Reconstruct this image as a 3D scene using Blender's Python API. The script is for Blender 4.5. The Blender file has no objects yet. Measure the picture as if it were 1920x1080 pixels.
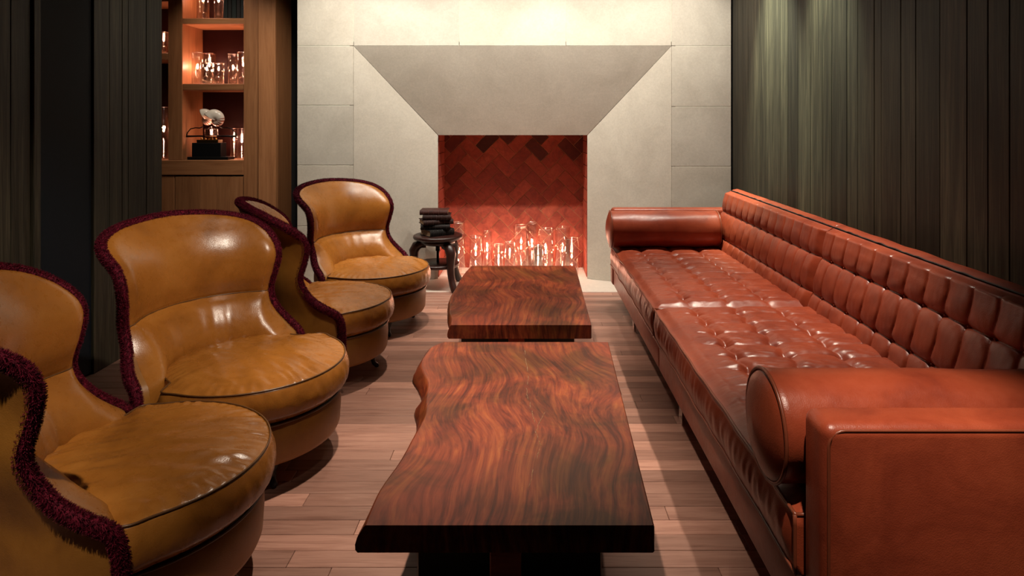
import bpy, bmesh, math, random
from mathutils import Vector, Matrix, noise as mnoise
C = bpy.context.scene.collection
SC = bpy.context.scene
PI = math.pi
rng = random.Random(11)
R = math.radians

# ------------------------------------------------------------------ camera, world, lights, exposure
F = 1200.0; VX, VY, H = 990.0, 236.0, 1.2            # focal length in pixels, vanishing point, eye height
cam_d = bpy.data.cameras.new('camera'); cam = bpy.data.objects.new('camera', cam_d); C.objects.link(cam)
cam.location = (0, 0, H); cam.rotation_euler = (PI/2, 0, 0)
cam_d.sensor_width = 36; cam_d.lens = 36*F/1920
cam_d.shift_x = -(VX-960)/1920; cam_d.shift_y = -(540-VY)/1920
cam_d.clip_start = 0.05
SC.camera = cam
w = bpy.data.worlds.new('world'); SC.world = w; w.use_nodes = True
w.node_tree.nodes['Background'].inputs[0].default_value = (0.55, 0.75, 0.8, 1)
w.node_tree.nodes['Background'].inputs[1].default_value = 0.002
SC.view_settings.view_transform = 'Standard'; SC.view_settings.look = 'None'
SC.view_settings.gamma = 1.0; SC.view_settings.use_curve_mapping = False
SC.view_settings.exposure = 1.25
CEIL = 2.75

def spot(x, y, power, target=None, size=60, blend=0.6, col=(1, .9, .78), rad=.03, z=CEIL-.03):
    l = bpy.data.lights.new('ceiling_spot', 'SPOT'); o = bpy.data.objects.new('ceiling_spot', l); C.objects.link(o)
    l.energy = power; l.spot_size = R(size); l.spot_blend = blend; l.color = col; l.shadow_soft_size = rad
    o.location = (x, y, z)
    t = Vector(target if target else (x, y, 0)) - Vector(o.location)
    o.rotation_euler = t.to_track_quat('-Z', 'Y').to_euler()
    return o
WARM = (1, .86, .70)
NEUT = (1, .93, .80)
# downlights over the tables and chairs
spot(-.42, 3.45, 75, (-.47, 3.45, 0), 58, .8, WARM)
spot(-.28, 2.22, 155, (-.22, 2.14, 0), 45, 1, WARM)
spot(-.85, .25, 95, (-1.25, 1.20, .45), 30, 1, WARM)
spot(.28, 1.35, 100, (-1.36, 2.35, .68), 38, 1, WARM)
# downlights over the sofa
spot(1.00, 2.80, 135, (1.00, 2.62, 0), 54, 1, WARM)
spot(.85, 4.05, 16, (.9, 4.0, 0), 50, 1, WARM)
spot(.40, .62, 160, (.76, 1.24, .66), 19, 1, WARM)
# wall washers on the chimney breast and the plank wall
for x in (-1.42, -.79, -.15, .48, 1.12):
    spot(x, 3.98, 43, (x*.95, 4.9, .75), 92, .9, NEUT)
spot(1.10, 3.98, 270, (1.5, 3.90, 1.45), 46, 1, (.90, 1, .80))
spot(1.12, 3.25, 210, (1.5, 3.22, 1.75), 36, 1, (.90, 1, .80))
spot(-1.75, 3.40, 5, (-2.1, 3.42, 1.7), 50, 1, (.86, 1, .84))
spot(-2.3, 4.3, 14, (-2.3, 4.9, 1.2), 70, .9, WARM)

# ------------------------------------------------------------------ helpers
def link_mesh(name, V, Fc, mat, parent=None, smooth=True, tone=None, mats=None, midx=None):
    me = bpy.data.meshes.new(name)
    me.from_pydata([tuple(v) for v in V], [], Fc)
    for m in (mats or [mat]): me.materials.append(m)
    if midx: me.polygons.foreach_set('material_index', midx)
    if smooth: me.polygons.foreach_set('use_smooth', [True]*len(me.polygons))
    if tone is not None:
        a = me.attributes.new('tone', 'FLOAT', 'FACE')
        a.data.foreach_set('value', tone if isinstance(tone, list) else [tone]*len(me.polygons))
    me.update()
    o = bpy.data.objects.new(name, me); C.objects.link(o)
    if parent: o.parent = parent
    return o

class MB:
    """collects shapes for one mesh object"""
    def __init__(s): s.V = []; s.F = []; s.T = []
    def add(s, V, Fc, t=0.5):
        n = len(s.V); s.V += [tuple(v) for v in V]; s.F += [tuple(i+n for i in f) for f in Fc]; s.T += [t]*len(Fc)
        return s
    def box(s, x0, x1, y0, y1, z0, z1, b=0.0, t=.5):
        if b <= 0:
            V = [(x, y, z) for x in (x0, x1) for y in (y0, y1) for z in (z0, z1)]
            return s.add(V, [(0,1,3,2),(4,6,7,5),(0,4,5,1),(2,3,7,6),(0,2,6,4),(1,5,7,3)], t)
        V = []; idx = {}
        for i, x in enumerate((x0, x1)):
            for j, y in enumerate((y0, y1)):
                for k, z in enumerate((z0, z1)):
                    sx = b if i == 0 else -b; sy = b if j == 0 else -b; sz = b if k == 0 else -b
                    for a, p in enumerate(((x, y+sy, z+sz), (x+sx, y, z+sz), (x+sx, y+sy, z))):
                        idx[i, j, k, a] = len(V); V.append(p)
        q = lambda *t_: tuple(idx[u] for u in t_)
        Fc = []
        for i in (0, 1):
            f = q((i,0,0,0),(i,0,1,0),(i,1,1,0),(i,1,0,0)); Fc.append(f if i == 0 else f[::-1])
            f = q((0,i,0,1),(1,i,0,1),(1,i,1,1),(0,i,1,1)); Fc.append(f if i == 0 else f[::-1])
            f = q((0,0,i,2),(0,1,i,2),(1,1,i,2),(1,0,i,2)); Fc.append(f if i == 0 else f[::-1])
        for j in (0, 1):
            for k in (0, 1):
                Fc.append(q((0,j,k,1),(0,j,k,2),(1,j,k,2),(1,j,k,1)))
                Fc.append(q((j,0,k,0),(j,0,k,2),(j,1,k,2),(j,1,k,0)))
                Fc.append(q((j,k,0,0),(j,k,0,1),(j,k,1,1),(j,k,1,0)))
        for i in (0, 1):
            for j in (0, 1):
                for k in (0, 1): Fc.append(q((i,j,k,0),(i,j,k,1),(i,j,k,2)))
        return s.add(V, Fc, t)
    def tube(s, pts, r, n=6, closed=False, caps=True):
        P = [Vector(p) for p in pts]; m = len(P); V = []; Fc = []
        rad = r if isinstance(r, (list, tuple)) else [r]*m
        up = None
        for i, p in enumerate(P):
            if closed: t = P[(i+1) % m]-P[i-1]
            else: t = P[min(i+1, m-1)]-P[max(i-1, 0)]
            t.normalize()
            if up is None: up = t.orthogonal().normalized()
            up = (up-t*up.dot(t))
            if up.length < 1e-5: up = t.orthogonal()
            up.normalize(); sd = t.cross(up)
            for k in range(n):
                a = 2*PI*k/n; V.append(p+(up*math.cos(a)+sd*math.sin(a))*rad[i])
        L = m if closed else m-1
        for i in range(L):
            for k in range(n):
                j = (i+1) % m
                Fc.append((i*n+k, i*n+(k+1) % n, j*n+(k+1) % n, j*n+k))
        if not closed and caps:
            Fc.append(tuple(range(n))[::-1]); Fc.append(tuple((m-1)*n+k for k in range(n)))
        return s.add(V, Fc)
    def lathe(s, prof, n=24, c=(0, 0, 0), closed=False):
        V = []; Fc = []
        for r, z in prof:
            for k in range(n):
                a = 2*PI*k/n; V.append((c[0]+r*math.cos(a), c[1]+r*math.sin(a), c[2]+z))
        m = len(prof)
        for i in range(m if closed else m-1):
            j = (i+1) % m
            for k in range(n): Fc.append((i*n+k, i*n+(k+1) % n, j*n+(k+1) % n, j*n+k))
        return s.add(V, Fc)
    def grid(s, nu, nv, f, wrapu=False):
        V = [f(i/(nu-1) if not wrapu else i/nu, j/(nv-1)) for i in range(nu) for j in range(nv)]
        Fc = []
        for i in range(nu if wrapu else nu-1):
            i2 = (i+1) % nu
            for j in range(nv-1): Fc.append((i*nv+j, i2*nv+j, i2*nv+j+1, i*nv+j+1))
        return s.add(V, Fc)
    def prism(s, poly, d0, d1, axis='y', b=0.0, t=.5):
        """polygon extruded, its front face (at d0) chamfered by b"""
        n = len(poly)
        def P(p, d): return (p[0], d, p[1]) if axis == 'y' else ((d, p[0], p[1]) if axis == 'x' else (p[0], p[1], d))
        cx = sum(p[0] for p in poly)/n; cy = sum(p[1] for p in poly)/n
        def inset(p):
            v = Vector((cx-p[0], cy-p[1])); L = v.length
            return (p[0]+v.x/L*min(b*1.4, L*.5), p[1]+v.y/L*min(b*1.4, L*.5)) if L > 0 else p
        sg = 1 if d1 > d0 else -1
        V = [P(inset(p), d0) for p in poly]+[P(p, d0+sg*b) for p in poly]+[P(p, d1) for p in poly]
        Fc = [tuple(range(n)), tuple(range(2*n, 3*n))[::-1]]
        for i in range(n):
            j = (i+1) % n
            Fc.append((i, n+i, n+j, j)); Fc.append((n+i, 2*n+i, 2*n+j, n+j))
        return s.add(V, Fc, t)
    def build(s, name, mat, parent=None, smooth=True, recalc=False, bevel=0):
        o = link_mesh(name, s.V, s.F, mat, parent, smooth, s.T)
        if recalc or bevel:
            bm = bmesh.new(); bm.from_mesh(o.data)
            if bevel: bmesh.ops.bevel(bm, geom=bm.edges[:], offset=bevel, segments=2, affect='EDGES')
            bmesh.ops.recalc_face_normals(bm, faces=bm.faces[:]); bm.to_mesh(o.data); bm.free()
        return o

def thing(name, label, cat, loc=(0, 0, 0), rz=0, group=None):
    o = bpy.data.objects.new(name, None); C.objects.link(o); o.empty_display_size = .1
    o.location = loc; o.rotation_euler = (0, 0, rz); o['label'] = label; o['category'] = cat
    if group: o['group'] = group
    return o
def struct(o): o['kind'] = 'structure'; return o
def dup(root, loc, rz, label):
    r = root.copy(); C.objects.link(r); r.location = loc; r.rotation_euler = (0, 0, rz); r['label'] = label
    for ch in list(root.children):
        c = ch.copy(); C.objects.link(c); c.parent = r
        for g in list(ch.children):
            d = g.copy(); C.objects.link(d); d.parent = c
    return r
def lerp(pts, x):
    if x <= pts[0][0]: return pts[0][1]
    for (a, va), (b, vb) in zip(pts, pts[1:]):
        if x <= b: return va+(vb-va)*(x-a)/(b-a)
    return pts[-1][1]
def smooth_lerp(pts, x):
    """Catmull-Rom through (x, v) pairs"""
    n = len(pts)
    if x <= pts[0][0]: return pts[0][1]
    if x >= pts[-1][0]: return pts[-1][1]
    for i in range(n-1):
        if x <= pts[i+1][0]:
            x0, v0 = pts[i]; x1, v1 = pts[i+1]
            h = x1-x0; t = (x-x0)/h
            m0 = (v1-pts[i-1][1])/(x1-pts[i-1][0]) if i else (v1-v0)/h
            m1 = (pts[i+2][1]-v0)/(pts[i+2][0]-x0) if i < n-2 else (v1-v0)/h
            return (2*t**3-3*t**2+1)*v0+(t**3-2*t**2+t)*h*m0+(-2*t**3+3*t**2)*v1+(t**3-t**2)*h*m1
def sstep(a, b, x):
    t = max(0, min(1, (x-a)/(b-a))); return t*t*(3-2*t)
def nz(x, y, z=0): return mnoise.noise(Vector((x, y, z)))
def PX(px, d): return (px-VX)*d/F
def PZ(py, d): return H-(py-VY)*d/F

# ------------------------------------------------------------------ materials
class MT:
    def __init__(s, name):
        s.m = bpy.data.materials.new(name); s.m.use_nodes = True; s.t = s.m.node_tree; s.n = s.t.nodes
        s.b = s.n['Principled BSDF']; s.out = s.n['Material Output']
        s.tc = s.n.new('ShaderNodeTexCoord')
    def l(s, a, b): s.t.links.new(a, b)
    def set(s, **k):
        for a, v in k.items(): s.b.inputs[a.replace('_', ' ')].default_value = v
    def mapping(s, scale, src=None, loc=None):
        mp = s.n.new('ShaderNodeMapping'); mp.inputs['Scale'].default_value = scale
        s.l(src or s.tc.outputs['Object'], mp.inputs['Vector'])
        if loc is not None: s.l(loc, mp.inputs['Location'])
        return mp.outputs[0]
    def noise(s, vec, scale, detail=4, rough=.55, dist=0):
        q = s.n.new('ShaderNodeTexNoise'); q.inputs['Scale'].default_value = scale; q.inputs['Detail'].default_value = detail
        q.inputs['Roughness'].default_value = rough; q.inputs['Distortion'].default_value = dist
        if vec: s.l(vec, q.inputs['Vector'])
        return q.outputs[0]
    def ramp(s, fac, stops, interp='LINEAR'):
        q = s.n.new('ShaderNodeValToRGB'); e = q.color_ramp.elements; q.color_ramp.interpolation = interp
        while len(e) < len(stops): e.new(.5)
        for i, (p, c) in enumerate(stops): e[i].position = p; e[i].color = (*c, 1) if len(c) == 3 else c
        s.l(fac, q.inputs[0]); return q.outputs[0]
    def mix(s, a, b, fac, mode='MIX'):
        q = s.n.new('ShaderNodeMix'); q.data_type = 'RGBA'; q.blend_type = mode
        for v, i in ((fac, 0), (a, 6), (b, 7)):
            if isinstance(v, (int, float)): q.inputs[i].default_value = v
            elif isinstance(v, tuple): q.inputs[i].default_value = (*v, 1)
            else: s.l(v, q.inputs[i])
        return q.outputs[2]
    def math(s, op, a, b=0.0):
        q = s.n.new('ShaderNodeMath'); q.operation = op
        for i, v in enumerate((a, b)):
            if isinstance(v, (int, float)): q.inputs[i].default_value = v
            else: s.l(v, q.inputs[i])
        return q.outputs[0]
    def attr(s, name='tone'):
        q = s.n.new('ShaderNodeAttribute'); q.attribute_name = name; return q.outputs['Fac']
    def bump(s, h, strength, dist=.01):
        q = s.n.new('ShaderNodeBump'); q.inputs['Strength'].default_value = strength; q.inputs['Distance'].default_value = dist
        s.l(h, q.inputs['Height']); s.l(q.outputs[0], s.b.inputs['Normal'])
    def color(s, c): s.l(c, s.b.inputs['Base Color'])
    def rough(s, c): s.l(c, s.b.inputs['Roughness'])

def leather(name, dark, mid, light, rough=.32, sc=1.0, spec=.55):
    m = MT(name); v = m.mapping((1, 1, 1))
    n1 = m.noise(v, 5*sc, 5, .6, .6); n2 = m.noise(v, 38*sc, 3, .6)
    c = m.ramp(n1, [(.28, dark), (.5, mid), (.75, light)])
    c = m.mix(c, m.ramp(n2, [(.35, (.6, .55, .5)), (.62, (1, 1, 1))]), .12, 'MULTIPLY')
    m.color(c)
    vo = m.n.new('ShaderNodeTexVoronoi'); vo.inputs['Scale'].default_value = 330; m.l(v, vo.inputs['Vector'])
    hgt = m.math('ADD', m.math('MULTIPLY', vo.outputs['Distance'], .35), m.noise(v, 26*sc, 4, .6))
    m.bump(hgt, .13, .004)
    rr = m.n.new('ShaderNodeMapRange'); rr.inputs['To Min'].default_value = rough-.08; rr.inputs['To Max'].default_value = rough+.14
    m.l(n2, rr.inputs[0]); m.rough(rr.outputs[0])
    m.set(Specular_IOR_Level=spec)
    return m.m
def wood(name, stops, grain=(1, 14, 14), scale=3, rough=.5, axis=None, spread=.5, bump=.15, dist=1.2, tonemix=.5):
    """grain scale is small along the board, large across it; the tone attribute shifts grain and value per board"""
    m = MT(name); tone = m.attr()
    cmb = m.n.new('ShaderNodeCombineXYZ')
    for i in range(3): m.l(m.math('MULTIPLY', tone, 37.0+11*i), cmb.inputs[i])
    v = m.mapping(grain, loc=cmb.outputs[0])
    n1 = m.noise(v, scale, 6, .62, dist); n2 = m.noise(v, scale*5, 3, .6, .3)
    f = m.math('ADD', m.math('MULTIPLY', n1, .75), m.math('MULTIPLY', n2, .25))
    c = m.ramp(f, stops)
    k = m.ramp(tone, [(0, (1-spread,)*3), (1, (1+spread*.35,)*3)])
    m.color(m.mix(c, k, 1.0, 'MULTIPLY'))
    m.bump(f, bump, .004); m.set(Roughness=rough)
    return m.m
def plain(name, col, rough=.5, metal=0, **k):
    m = MT(name); v = m.mapping((1, 1, 1)); n = m.noise(v, 30, 3)
    m.color(m.mix(tuple(c*.82 for c in col), tuple(min(1, c*1.12) for c in col), n)); m.set(Roughness=rough, Metallic=metal, **k)
    return m.m

def stone_mat():
    m = MT('limestone'); v = m.mapping((1, 1, 1)); tone = m.attr()
    n1 = m.noise(v, 2.3, 6, .6, .8); n2 = m.noise(v, 70, 3, .7); n3 = m.noise(v, 9, 5, .65, 1.5)
    c = m.ramp(n1, [(.3, (.46, .415, .355)), (.55, (.53, .485, .42)), (.75, (.58, .535, .465))])
    c = m.mix(c, m.ramp(n2, [(.3, (.86, .85, .83)), (.6, (1, 1, 1))]), .6, 'MULTIPLY')
    c = m.mix(c, m.ramp(n3, [(.46, (1, 1, 1)), (.5, (1.10, 1.10, 1.08)), (.54, (1, 1, 1))]), .6, 'MULTIPLY')
    c = m.mix(c, m.ramp(tone, [(0, (.93, .93, .93)), (1, (1.03, 1.02, 1.0))]), 1.0, 'MULTIPLY')
    m.color(c); m.bump(n2, .06, .003); m.set(Roughness=.62, Specular_IOR_Level=.3)
    return m.m
M_STONE = stone_mat()
M_HEARTH = plain('hearth_stone', (.60, .52, .45), .45)
M_GROUT = plain('pale_grout', (.55, .56, .46), .8)
M_CARAMEL = leather('caramel_leather', (.22, .077, .012), (.33, .119, .018), (.40, .156, .028), .26)
M_CARAMEL_OUT = leather('caramel_leather_outer', (.20, .075, .011), (.29, .115, .016), (.36, .15, .022), .45)
M_RED = leather('cognac_leather', (.185, .029, .013), (.27, .046, .019), (.34, .064, .026), .32, 1.2, .42)
M_RED_PIPE = plain('cognac_piping', (.20, .045, .02), .35)
M_PIPE = plain('caramel_piping', (.11, .045, .012), .4)
M_DARKPIPE = plain('dark_thread', (.02, .006, .004), .6)
M_FLOOR = wood('floor_oak', [(.25, (.20, .085, .058)), (.5, (.36, .18, .13)), (.72, (.46, .25, .185))], (1, 14, 14), 3.2, .42, spread=.42, bump=.10)
M_PLANK = wood('smoked_oak', [(.25, (.008, .007, .0045)), (.48, (.028, .024, .015)), (.62, (.060, .050, .031)), (.8, (.11, .092, .058))], (16, 16, .55), 2.6, .5, spread=.55, bump=.2)
M_PLANK.node_tree.nodes['Principled BSDF'].inputs['Specular IOR Level'].default_value = .22
M_OAK = wood('warm_oak', [(.25, (.21, .082, .032)), (.5, (.34, .145, .058)), (.75, (.42, .195, .085))], (14, 14, .8), 2.4, .45, spread=.22, bump=.08)
M_OAK_H = wood('warm_oak_rail', [(.25, (.21, .082, .032)), (.5, (.34, .145, .058)), (.75, (.42, .195, .085))], (.8, 14, 14), 2.4, .45, spread=.22, bump=.08)
M_MAHOG = wood('dark_mahogany', [(.25, (.010, .003, .002)), (.5, (.026, .007, .005)), (.75, (.048, .013, .009))], (6, 6, 2), 3, .38, spread=.2, bump=.05)
M_DARKWOOD = plain('blackened_wood', (.010, .007, .006), .35)
M_BLACK = plain('black_lacquer', (.006, .006, .006), .3)
M_NAVY = plain('navy_panel', (.004, .007, .012), .7, Specular_IOR_Level=.2)
M_VOID = plain('dark_plaster', (.008, .007, .007), .9)
M_CEIL = plain('ceiling_paint', (.035, .030, .026), .9)
M_BACKP = plain('oxblood_back_panel', (.020, .003, .002), .5, Specular_IOR_Level=.2)
M_CHROME = plain('chrome', (.75, .73, .70), .12, 1.0)
M_BRASS = plain('aged_brass', (.42, .25, .09), .28, 1.0)
M_IRON = plain('black_iron', (.02, .018, .018), .35, 1.0)
M_PAGES = plain('book_pages', (.33, .20, .11), .8)

def brick_mat():
    m = MT('terracotta_brick'); v = m.mapping((1, 1, 1)); tone = m.attr()
    cmb = m.n.new('ShaderNodeCombineXYZ')
    for i in range(3): m.l(m.math('MULTIPLY', tone, 31.0+7*i), cmb.inputs[i])
    vv = m.mapping((1, 1, 1), loc=cmb.outputs[0])
    n1 = m.noise(vv, 16, 5, .65, 1.5); n2 = m.noise(vv, 70, 3, .6)
    c = m.ramp(n1, [(.3, (.17, .025, .014)), (.52, (.28, .044, .022)), (.72, (.36, .078, .040))])
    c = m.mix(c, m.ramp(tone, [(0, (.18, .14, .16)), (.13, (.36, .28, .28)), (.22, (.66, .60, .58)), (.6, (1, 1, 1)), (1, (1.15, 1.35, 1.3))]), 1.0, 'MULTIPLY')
    m.color(c); m.bump(n2, .25, .004); m.set(Roughness=.55)
    return m.m
M_BRICK = brick_mat()
M_MORTAR = plain('mortar', (.50, .27, .14), .9)

def slab_mat():
    m = MT('walnut_slab')
    base = m.mapping((1, 1, 1))
    wv = m.n.new('ShaderNodeTexNoise'); wv.inputs['Scale'].default_value = 1.7; wv.inputs['Detail'].default_value = .6; m.l(base, wv.inputs['Vector'])
    vm = m.n.new('ShaderNodeVectorMath'); vm.operation = 'MULTIPLY_ADD'
    m.l(wv.outputs['Color'], vm.inputs[0]); vm.inputs[1].default_value = (.60, .50, .0); m.l(base, vm.inputs[2])
    mp = m.n.new('ShaderNodeMapping'); mp.inputs['Scale'].default_value = (19, 2.2, 3.0); m.l(vm.outputs[0], mp.inputs[0])
    g1 = m.noise(mp.outputs[0], 1.6, 5, .62, 1.1)
    mp2 = m.n.new('ShaderNodeMapping'); mp2.inputs['Scale'].default_value = (60, 7, 10); m.l(vm.outputs[0], mp2.inputs[0])
    g2 = m.noise(mp2.outputs[0], 1.6, 4, .6, .6)
    big = m.noise(base, 3.4, 4, .6, .8)
    f = m.math('ADD', m.math('MULTIPLY', g1, .7), m.math('MULTIPLY', g2, .3))
    c = m.ramp(f, [(.30, (.050, .009, .006)), (.42, (.15, .023, .011)), (.52, (.27, .048, .018)), (.62, (.38, .088, .026)), (.75, (.50, .18, .055))])
    dk = m.ramp(big, [(.40, (1, 1, 1)), (.62, (.30, .50, .36))])
    c = m.mix(c, dk, .85, 'MULTIPLY')
    m.color(c); m.bump(f, .08, .003); m.set(Roughness=.36, Specular_IOR_Level=.45)
    return m.m
M_SLAB = slab_mat()
M_BEAM = wood('lit_red_walnut_beam', [(.25, (.16, .022, .010)), (.5, (.34, .055, .020)), (.75, (.48, .11, .035))], (3, 3, 14), 3, .4, spread=.1)  # red wood, its colour brightened to stand in for light on the beam's front
def glass_mat():
    """thin blown glass: mostly lets light through, mirrors more at grazing angles"""
    m = MT('clear_thin_glass'); n = m.n; n.remove(m.b)
    tr = n.new('ShaderNodeBsdfTransparent'); tr.inputs[0].default_value = (.97, .96, .95, 1)
    gl = n.new('ShaderNodeBsdfGlossy'); gl.inputs['Roughness'].default_value = .03; gl.inputs[0].default_value = (1, .97, .94, 1)
    fr = n.new('ShaderNodeLayerWeight'); fr.inputs['Blend'].default_value = .38
    nb = m.noise(m.mapping((1, 1, .3)), 60, 2); bp = n.new('ShaderNodeBump'); bp.inputs['Strength'].default_value = .25; bp.inputs['Distance'].default_value = .004
    m.l(nb, bp.inputs['Height']); m.l(bp.outputs[0], gl.inputs['Normal'])
    mp = m.math('ADD', m.math('MULTIPLY', m.math('POWER', fr.outputs['Facing'], 2.6), .75), .035)
    mx = n.new('ShaderNodeMixShader'); m.l(mp, mx.inputs[0]); m.l(tr.outputs[0], mx.inputs[1]); m.l(gl.outputs[0], mx.inputs[2])
    m.l(mx.outputs[0], m.out.inputs['Surface'])
    return m.m
M_GLASS = glass_mat()
def rim_mat():
    m = MT('glass_rim'); n = m.n; n.remove(m.b)
    tr = n.new('ShaderNodeBsdfTransparent'); gl = n.new('ShaderNodeBsdfGlossy'); gl.inputs['Roughness'].default_value = .12; gl.inputs[0].default_value = (1, .97, .94, 1)
    mx = n.new('ShaderNodeMixShader'); mx.inputs[0].default_value = .5; m.l(tr.outputs[0], mx.inputs[1]); m.l(gl.outputs[0], mx.inputs[2])
    m.l(mx.outputs[0], m.out.inputs['Surface']); return m.m
M_RIM = rim_mat()
def flame_mat():
    m = MT('candle_flame'); n = m.n; n.remove(m.b)
    e = n.new('ShaderNodeEmission'); e.inputs['Strength'].default_value = 30; 
    g = m.mapping((1, 1, 1), m.tc.outputs['Generated']); sx = n.new('ShaderNodeSeparateXYZ'); m.l(g, sx.inputs[0])
    m.l(m.ramp(sx.outputs[2], [(0, (1, .45, .18)), (.4, (1, .72, .45)), (1, (1, .55, .25))]), e.inputs[0])
    m.l(e.outputs[0], m.out.inputs['Surface']); return m.m
M_FLAME = flame_mat()
def fringe_mat():
    m = MT('burgundy_fringe'); v = m.mapping((1, 1, 1)); n = m.noise(v, 120, 2)
    m.color(m.ramp(n, [(.3, (.035, .002, .007)), (.55, (.115, .006, .018)), (.8, (.22, .012, .034))])); m.set(Roughness=.8, Specular_IOR_Level=.15); return m.m
M_FRINGE = fringe_mat()
M_SHELL = plain('nautilus_pearl', (.74, .66, .56), .25)
M_STRIPE = plain('nautilus_stripe', (.28, .065, .035), .35)

# ------------------------------------------------------------------ room shell
FX0, FX1 = -2.10, 1.515
YH, YW, YI, YF = 4.62, 4.75, 5.02, 5.42            # hearth edge, chimney face, inner throat, firebox back
fl = struct(MB().box(-3.6, 1.7, -1.2, 5.7, -.12, -.012).build('floor', M_VOID, smooth=False))
PW = .07
def plank_v(x0, x1, y0, t):
    m = MB(); m.box(x0+.0006, x1-.0006, y0+.0006, y0+PW-.0006, -.012, rng.uniform(-.0006, 0), .0012, t); return m
far = MB(); y = .2; row = 0
while y < YH-.001:
    x = -2.35-rng.uniform(0, 1.0)
    while x < FX1:
        L = rng.uniform(.55, 1.5); x1 = min(x+L, FX1+.1); t = rng.random()**1.3
        if x1 > -2.4:
            p = plank_v(x, x1, y, t)
            if 1.30 < y < 3.2 and x1 > -2.0: p.build('floor_plank', M_FLOOR, fl, smooth=False)
            else: far.add(p.V, p.F, t)
        x = x1
    y += PW; row += 1
o = far.build('distant_floor_planks', M_FLOOR, fl, smooth=False); o['kind'] = 'stuff'
he = MB().box(-1.72, FX1, YH+.002, 5.5, -.012, 0.0, .002).build('hearth', M_HEARTH, smooth=False); struct(he)
struct(MB().box(-3.6, 1.7, -1.2, 5.7, CEIL, CEIL+.1).build('ceiling', M_CEIL, smooth=False))

# right plank wall
wr = struct(MB().box(FX1+.018, FX1+.12, -1.2, 5.6, 0, CEIL).build('wall_right', M_VOID, smooth=False))
edges = [4.735, 4.62, 4.51, 4.40, 4.29, 4.18, 4.07, 3.96, 3.84, 3.73, 3.59, 3.43, 3.29, 3.19, 3.04, 2.94, 2.80, 2.745, 2.60, 2.50, 2.353, 2.207, 2.107, 2.013]
while edges[-1] > -1.1: edges.append(edges[-1]-rng.uniform(.08, .15))
for a, b in zip(edges, edges[1:]):
    MB().box(FX1-rng.uniform(0, .002), FX1+.02, b+.0012, a-.0012, 0, CEIL, .002, rng.random()).build('wall_plank', M_PLANK, wr, smooth=False)
# left plank wall, with a dark recessed doorway in it
wl = struct(MB().box(FX0-.15, FX0-.02, 2.75, 3.665, 0, CEIL).box(FX0-.15, FX0-.02, -1.2, 2.75, 0, CEIL).build('wall_left', M_VOID, smooth=False))
for a, b in zip([3.67, 3.52, 3.36, 3.31, 3.21], [3.52, 3.36, 3.31, 3.21, 3.092]):
    MB().box(FX0-.02, FX0+rng.uniform(0, .002), b+.0012, a-.0012, 0, CEIL, .002, rng.random()).build('wall_plank', M_PLANK, wl, smooth=False)
e = [2.70]
while e[-1] > -1.1: e.append(e[-1]-rng.uniform(.09, .15))
for a, b in zip(e, e[1:]):
    MB().box(FX0-.02, FX0+rng.uniform(0, .002), b+.0012, a-.0012, 0, CEIL, .002, rng.random()).build('wall_plank', M_PLANK, wl, smooth=False)
struct(MB().box(FX0-.02, FX0+.012, 2.705, 2.745, 0, CEIL, .003, .6).build('trim_1', M_PLANK, smooth=False))
struct(MB().box(FX0-.02, FX0-.008, 2.75, 3.09, .01, CEIL, .002).build('door_1', M_NAVY, smooth=False))
# alcove behind the bookcase
struct(MB().box(-3.6, -1.72, 5.45, 5.6, 0, CEIL).box(-3.6, -3.5, 3.6, 5.5, 0, CEIL).build('wall_back', M_VOID, smooth=False))

# chimney breast: core, then each stone slab proud of recessed joints
XL, XR = PX(557, YW), FX1-.006
ax0, ax1, az = PX(663, YW), PX(1259, YW), PZ(86, YW)
ix0, ix1, iz = PX(821.5, YI), PX(1101, YI), PZ(253.5, YI)
cb = MB()
D = .0016
cb.box(XL+.002, ax0-.03, YW+D, 5.6, 0, CEIL).box(ax1+.03, XR-.002, YW+D, 5.6, 0, CEIL).box(ax0-.03, ax1+.03, YW+D, 5.6, az+.03, CEIL)
wf = struct(cb.build('wall_fireplace', M_GROUT, smooth=False))
G = .0018
def slab(poly, t=None):
    m = MB(); m.prism(poly, YW, YW+.022, 'y', .0012, rng.random() if t is None else t)
    return m.build('stone_slab', M_STONE, wf, smooth=False, recalc=True)
def rslab(x0, x1, z0, z1): slab([(x0+G, z0+G), (x1-G, z0+G), (x1-G, z1-G), (x0+G, z1-G)])
zs_l = [0, PZ(424, YW), PZ(310, YW), PZ(197.5, YW), az, az+.62, CEIL]
zs_r = [0, PZ(425, YW), PZ(312, YW), PZ(200, YW), az, az+.62, CEIL]
for a, b in zip(zs_l, zs_l[1:]): rslab(XL, ax0, a, b)
for a, b in zip(zs_r, zs_r[1:]): rslab(ax1, XR, a, b)
xs = [ax0, PX(861, YW), PX(1061, YW), ax1]
for a, b in zip(xs, xs[1:]):
    rslab(a, b, az, az+.62); rslab(a, b, az+.62, CEIL)
def splay(pts, name):
    """a stone slab with the given four front corners, thick towards the back"""
    P = [Vector(p) for p in pts]; nrm = (P[1]-P[0]).cross(P[3]-P[0]).normalized()
    if nrm.y < 0: nrm = -nrm
    ce = sum(P, Vector())/4
    A = [p+(ce-p).normalized()*G for p in P]
    V = A+[p+nrm*.05 for p in A]
    o = link_mesh(name, V, [(0,1,2,3),(7,6,5,4),(0,4,5,1),(1,5,6,2),(2,6,7,3),(3,7,4,0)], M_STONE, wf, False, rng.random())
    return o
splay([(ax0, YW, 0), (ix0, YI, 0), (ix0, YI, iz), (ax0, YW, az)], 'splayed_jamb')
splay([(ix1, YI, 0), (ax1, YW, 0), (ax1, YW, az), (ix1, YI, iz)], 'splayed_jamb')
splay([(ix0, YI, iz), (ix1, YI, iz), (ax1, YW, az), (ax0, YW, az)], 'sloped_hood')
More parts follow.
